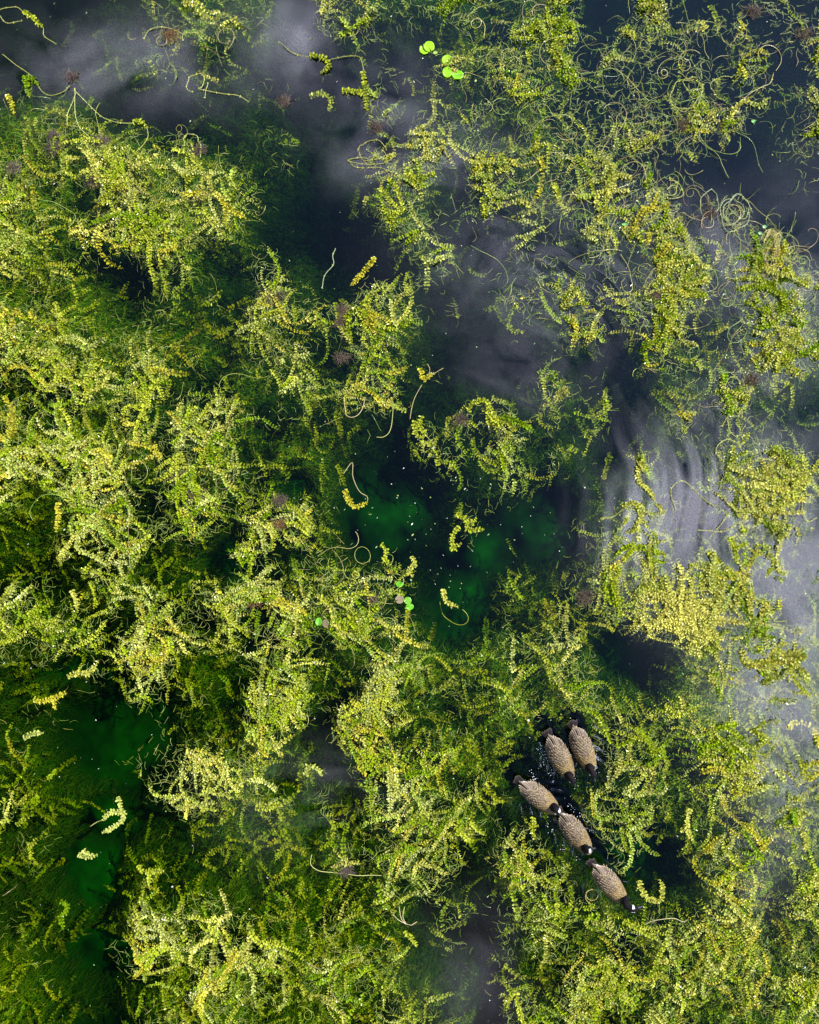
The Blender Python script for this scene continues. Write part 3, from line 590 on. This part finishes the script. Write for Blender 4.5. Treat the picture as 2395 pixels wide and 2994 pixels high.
lily(2223,682,6,4.2,20,(.18,.40,.14),'small pale green lily leaf at upper right, lower of two',width=30)
lily(2203,355,6,4,-30,(.12,.46,.08),'small bright green lily leaf over blue water at upper right',width=20)
# reddish stub of a stalk between the top pads
sv = catmull([P(1322,199,.01), P(1328,205,.03), P(1330,209,.02), P(1323,212,.012)], .004)
V, F, C = tubes(sv[None], [.008], np.array([[.62,.34,.10]])); tag(mesh_obj('lily_stalk', V, F, M_STEM, facecol=C, smooth=True), 'short orange lily stalk between the lower two pads at the top', 'lily stalk')

# ------------------------------------------------------------------ geese
M_FEA = mat('goose_feather', tint=True, rough=.7, spec=.08, nscale=90, namp=.38)
M_BLK = mat('goose_black', (.012,.010,.012), rough=.42, spec=.4)
M_BILL = mat('goose_bill', (.02,.019,.022), rough=.45, spec=.4)
M_EYE = mat('goose_eye', (.01,.006,.004), rough=.3, spec=.4)
BODY = [(-.262,.060,.006,.008),(-.235,.058,.016,.026),(-.17,.046,.042,.066),(-.08,.040,.074,.100),(.02,.042,.099,.112),(.11,.048,.095,.108),(.18,.058,.078,.094),(.225,.078,.062,.076)]
def body_top(x, phi):
    """point and normal on the back at station x, phi from straight up (radians, + = left)"""
    xs = [b[0] for b in BODY]; z = np.interp(x, xs, [b[1] for b in BODY]); a = np.interp(x, xs, [b[2] for b in BODY]); b_ = np.interp(x, xs, [b[3] for b in BODY])
    p = np.array([x, a*math.sin(phi), z+b_*math.cos(phi)]); n = np.array([0, math.sin(phi)/a, math.cos(phi)/b_]); return p, n/np.linalg.norm(n)
def feather(bag, p, n, d, L, W, cc, ec, lift, curve=.0):
    """one vane: rounded tip, pale edge; appended to bag (V, F, C)"""
    V, F, C = bag; d = d-n*np.dot(d, n); d /= np.linalg.norm(d); s = np.cross(n, d); o = len(V); K, J = 7, 7
    for i in range(K+1):
        f = i/K; wv = W*(.55+.45*min(1, f*2.5))*(1 if f < .62 else math.sqrt(max(0.0, 1-((f-.62)/.40)**2)))
        for j in range(J):
            q = (j-(J-1)/2)/((J-1)/2)
            V.append(p+d*L*f+s*q*wv+n*(.0015+lift*f-.004*abs(q)**2*W/.015-curve*f*f))
            edge = max(abs(q)**5*.9, max(0.0, (f-.84)/.16)); C.append(np.array(cc)*(1-edge)+np.array(ec)*edge)
    for i in range(K):
        for j in range(J-1):
            a = o+i*J+j; F.append((a, a+J, a+J+1, a+1))
def goose(ci, tail_px, breast_px, neck_px, bill_px, label, spread=1.0, fold=0.0, sc_=1.0, bank=0.0):
    (tx, ty), (bx_, by_) = tail_px, breast_px
    o = np.array(P((tx+bx_)/2, (ty+by_)/2, .10)); o[2] = 0; hd = math.atan2(ty-by_, bx_-tx)
    root = empty('goose', tuple(o), hd); tag(root, label, 'goose', 'geese swimming through the weed')
    ca, sa = math.cos(hd), math.sin(hd)
    def loc(px, py, z):
        q = np.array(P(px, py, z))-o; return np.array([q[0]*ca+q[1]*sa, -q[0]*sa+q[1]*ca, z])
    nk = [loc(*q) for q in neck_px]; tip = loc(*bill_px); nn = len(nk)
    # stations: x y z halfwidth halfheight zone(0 body,1 neck,2 head)
    St = [(b[0], 0, b[1], b[2], b[3]) for b in BODY]
    rad = np.interp(np.linspace(0, 1, nn-2), [0, .35, 1], [.048, .036, .030])
    for i in range(nn-2): St.append((*nk[i], rad[i], rad[i]))
    hb, hf = nk[-2], nk[-1]; St.append((*hb, .034, .034)); St.append((*(hb*.55+hf*.45), .039, .038)); St.append((*hf, .029, .027)); 
    bd = tip-hf; St.append((*(hf+bd*.22), .015, .014))
    S = []; Sarr = np.array(St); Q = np.vstack([2*Sarr[0]-Sarr[1], Sarr, 2*Sarr[-1]-Sarr[-2]])
    U = []
    for i in range(1, len(Q)-2):
        for k in range(6):
            t_ = k/6; p0, p1, p2, p3 = Q[i-1:i+3]; S.append(.5*(2*p1+(p2-p0)*t_+(2*p0-5*p1+4*p2-p3)*t_**2+(3*p1-p0-3*p2+p3)*t_**3)); U.append(i-1+t_)
    S.append(Q[-2]); U.append(len(Sarr)-1); S = np.array(S); S[:, 3:] = np.maximum(S[:, 3:], .004); U = np.array(U)
    T = np.gradient(S[:, :3], axis=0); T /= np.linalg.norm(T, axis=1)[:, None]; N = 24; lat = np.array([0., 1., 0.]); V = []; F = []; C = []
    nb = len(BODY); u_head = nb+nn-2
    for i in range(len(S)):
        lat = lat-T[i]*np.dot(lat, T[i]); lat /= np.linalg.norm(lat); up = np.cross(T[i], lat)
        for k in range(N):
            a = 2*math.pi*k/N; V.append(S[i, :3]+S[i, 3]*math.sin(a)*lat+S[i, 4]*math.cos(a)*up)
    V = np.array(V)
    for i in range(len(S)-1):
        for k in range(N):
            k2 = (k+1) % N; F.append((i*N+k, i*N+k2, (i+1)*N+k2, (i+1)*N+k)); u = U[i]; ang = math.degrees(2*math.pi*(k+.5)/N); ang = min(ang, 360-ang)
            if u < nb-.55:
                c = (.12,.09,.06) if ang < 70 else (.22,.175,.12)
                if u < 2.2 and ang > 55: c = (.62,.60,.56)
                if u > nb-3: c = (.19,.14,.08)
                if u > nb-1.6: c = (.20,.15,.09) 
            elif u < u_head-.1: c = (.006,.005,.006)
            else:
                c = (.80,.78,.72) if ((74 if ci < 3 else 34) < ang < 165 and u_head-.25 <= u < u_head+1.1) else (.006,.005,.006)
            C.append(c)
    a = len(V); V = np.vstack([V, S[0, :3][None], S[-1, :3][None]])
    for k in range(N): F.append((a, (k+1) % N, k)); C.append((.6,.58,.55)); F.append((a+1, (len(S)-1)*N+k, (len(S)-1)*N+(k+1) % N)); C.append((.006,.005,.006))
    mesh_obj('body', V, F, M_FEA, root, facecol=np.array(C), smooth=True)
    # folded wings and mantle, feather by feather
    r = random.Random(ci*31+5); TN = (1, .95, 1.15, .9, 1.08)[ci-1]
    for sgn, nm in ((1, 'wing'), (-1, 'wing')):
        bag = ([], [], [])
        for j in range(8):                                   # flight feathers converging over the rump
            f = j/7; p, n = body_top(.0-.06*f, sgn*math.radians(84-74*f)); e = np.array([-.115-.130*f+r.uniform(-.006, .006), sgn*(.060-.052*f), .078+.022*f])
            p = p+n*(.004+.012*f)
            feather(bag, p, n, e-p, np.linalg.norm(e-p)*(.96+.05*r.random()), .0115, np.array((.070,.052,.040))*r.uniform(.5,1.5)*TN, (.38,.30,.20), .003)
        for row in range(8):
            x = .13-row*.029+r.uniform(-.004, .004); m_ = 5 if row < 6 else 3
            for j in range(m_+1):
                phi = math.radians(84-78*(j+(row % 2)*.5)/m_+r.uniform(-2, 2)); 
                if phi < .02: continue
                p, n = body_top(x-.01, sgn*phi); d = np.array([-1, -sgn*.18*math.sin(phi), -.10]); k = r.uniform(.65, 1.3)*TN
                feather(bag, p+n*.011, n, d, .060*r.uniform(.85, 1.15)+.003*row, .0175*r.uniform(.85, 1.1), np.array((.080,.057,.038))*k, np.array((.38,.30,.19))*r.uniform(.75, 1.15), .009)
        mesh_obj(nm, np.array(bag[0]), bag[1], M_FEA, root, vertcol=np.array(bag[2]), smooth=True)
    bag = ([], [], [])
    for row in range(9):                                     # small scapular and mantle feathers
        x = .222-row*.018; m_ = 10
        for j in range(m_+1):
            phi = math.radians(-82+164*(j+(row % 2)*.5)/m_+r.uniform(-3, 3)); p, n = body_top(x, phi); k = r.uniform(.6, 1.35)*TN
            if x < .11 and abs(phi) > 1.15: continue
            feather(bag, p+n*.012, n, np.array([-1, r.uniform(-.08, .08), -.05]), .034*r.uniform(.85, 1.2)+.002*row, .0120+.0006*row, np.array((.115,.078,.036))*k, np.array((.38,.29,.135))*r.uniform(.75, 1.15), .008)
    for row in range(9):                                     # centre of the back, over both wings
        x = .10-row*.024
        for j in (-1, 0, 1):
            if abs(j) and row > 6: continue
            p, n = body_top(x, math.radians(13*j+(row % 2)*6-3)); feather(bag, p+n*.016, n, np.array([-1, r.uniform(-.1, .1), -.08]), .060, .0150, np.array((.080,.058,.038))*r.uniform(.6, 1.3)*TN, (.25,.195,.12), .007)
    mesh_obj('mantle_feathers', np.array(bag[0]), bag[1], M_FEA, root, vertcol=np.array(bag[2]), smooth=True)
    bag = ([], [], [])
    for j in range(10):
        f = (j-4.5)/4.5; p = np.array([-.200, .014*f, .066+.004*(1-abs(f))]); d = np.array([-1, .42*f*spread, .05]); 
        feather(bag, p, np.array([0, .12*f, 1.]), d, .112*(1-.12*abs(f))*r.uniform(.85, 1.08), .0110, np.array((.008,.006,.007))*r.uniform(.6, 1.8), (.075,.058,.052), .002)
    mesh_obj('tail', np.array(bag[0]), bag[1], M_FEA, root, vertcol=np.array(bag[2]), smooth=True)
    # bill: a flattened tapering wedge with a nail
    dirv = bd/np.linalg.norm(bd); side = np.cross(np.array([0, 0, 1.]), dirv); side /= np.linalg.norm(side); upv = np.cross(dirv, side); V = []; F = []; prof = [(.12,.0135,.0145),(.35,.0125,.012),(.6,.0105,.008),(.85,.009,.005),(.97,.006,.0035),(1.0,.002,.002)]
    for f, a_, b_ in prof:
        for k in range(12):
            an = 2*math.pi*k/12; V.append(hf+bd*f+side*a_*math.sin(an)+upv*b_*math.cos(an))
    for i in range(len(prof)-1):
        for k in range(12): F.append((i*12+k, i*12+(k+1) % 12, (i+1)*12+(k+1) % 12, (i+1)*12+k))
    F.append(tuple(range(12))); F.append(tuple(reversed(range(len(V)-12, len(V)))))
    mesh_obj('bill', np.array(V), F, M_BILL, root, smooth=True)
    for s_ in (1, -1):
        c = (hb*.25+hf*.75)+side*s_*.029+upv*.012; V = []; F = []
        for i in range(1, 6):
            for k in range(8):
                th = math.pi*i/6; an = 2*math.pi*k/8; V.append(c+.0045*np.array([math.sin(th)*math.cos(an), math.sin(th)*math.sin(an), math.cos(th)]))
        for i in range(4):
            for k in range(8): F.append((i*8+k, (i+1)*8+k, (i+1)*8+(k+1) % 8, i*8+(k+1) % 8))
        F.append(tuple(range(8))); F.append(tuple(reversed(range(32, 40)))); mesh_obj('eye', np.array(V), F, M_EYE, root, smooth=True)
    return root
goose(1, (1675,2117), (1731,2253), [(1724,2242,.15),(1725,2244,.195),(1729,2251,.215),(1733,2260,.215),(1736,2270,.205)], (1741,2288,.17), 'upper right goose of the flock, black tail splayed, neck stretched forward', 1.3)
goose(2, (1603,2146), (1668,2273), [(1662,2265,.15),(1665,2268,.19),(1669,2274,.205),(1673,2280,.20),(1677,2287,.19)], (1684,2300,.155), 'goose close on the left of the upper right one, beside a silvery wake streak', 1.2)
goose(3, (1518,2286), (1627,2372), [(1619,2360,.15),(1621,2362,.20),(1624,2366,.235),(1628,2371,.24),(1632,2376,.23)], (1638,2387,.20), 'goose farthest left, with barred back, its bill reaching the tail of the goose ahead', .9)
goose(4, (1634,2372), (1724,2493), [(1711,2479,.15),(1712,2480,.20),(1716,2482,.235),(1721,2483,.24),(1727,2482,.235)], (1742,2480,.205), 'goose in the middle of the line with its white-cheeked head turned to the right', .8)
goose(5, (1721,2513), (1836,2648), [(1828,2632,.15),(1828,2635,.21),(1830,2644,.255),(1837,2653,.28),(1847,2658,.29),(1860,2656,.285)], (1881,2650,.25), 'leading goose lowest in the photo, long black neck bent out to the right', 1.0)
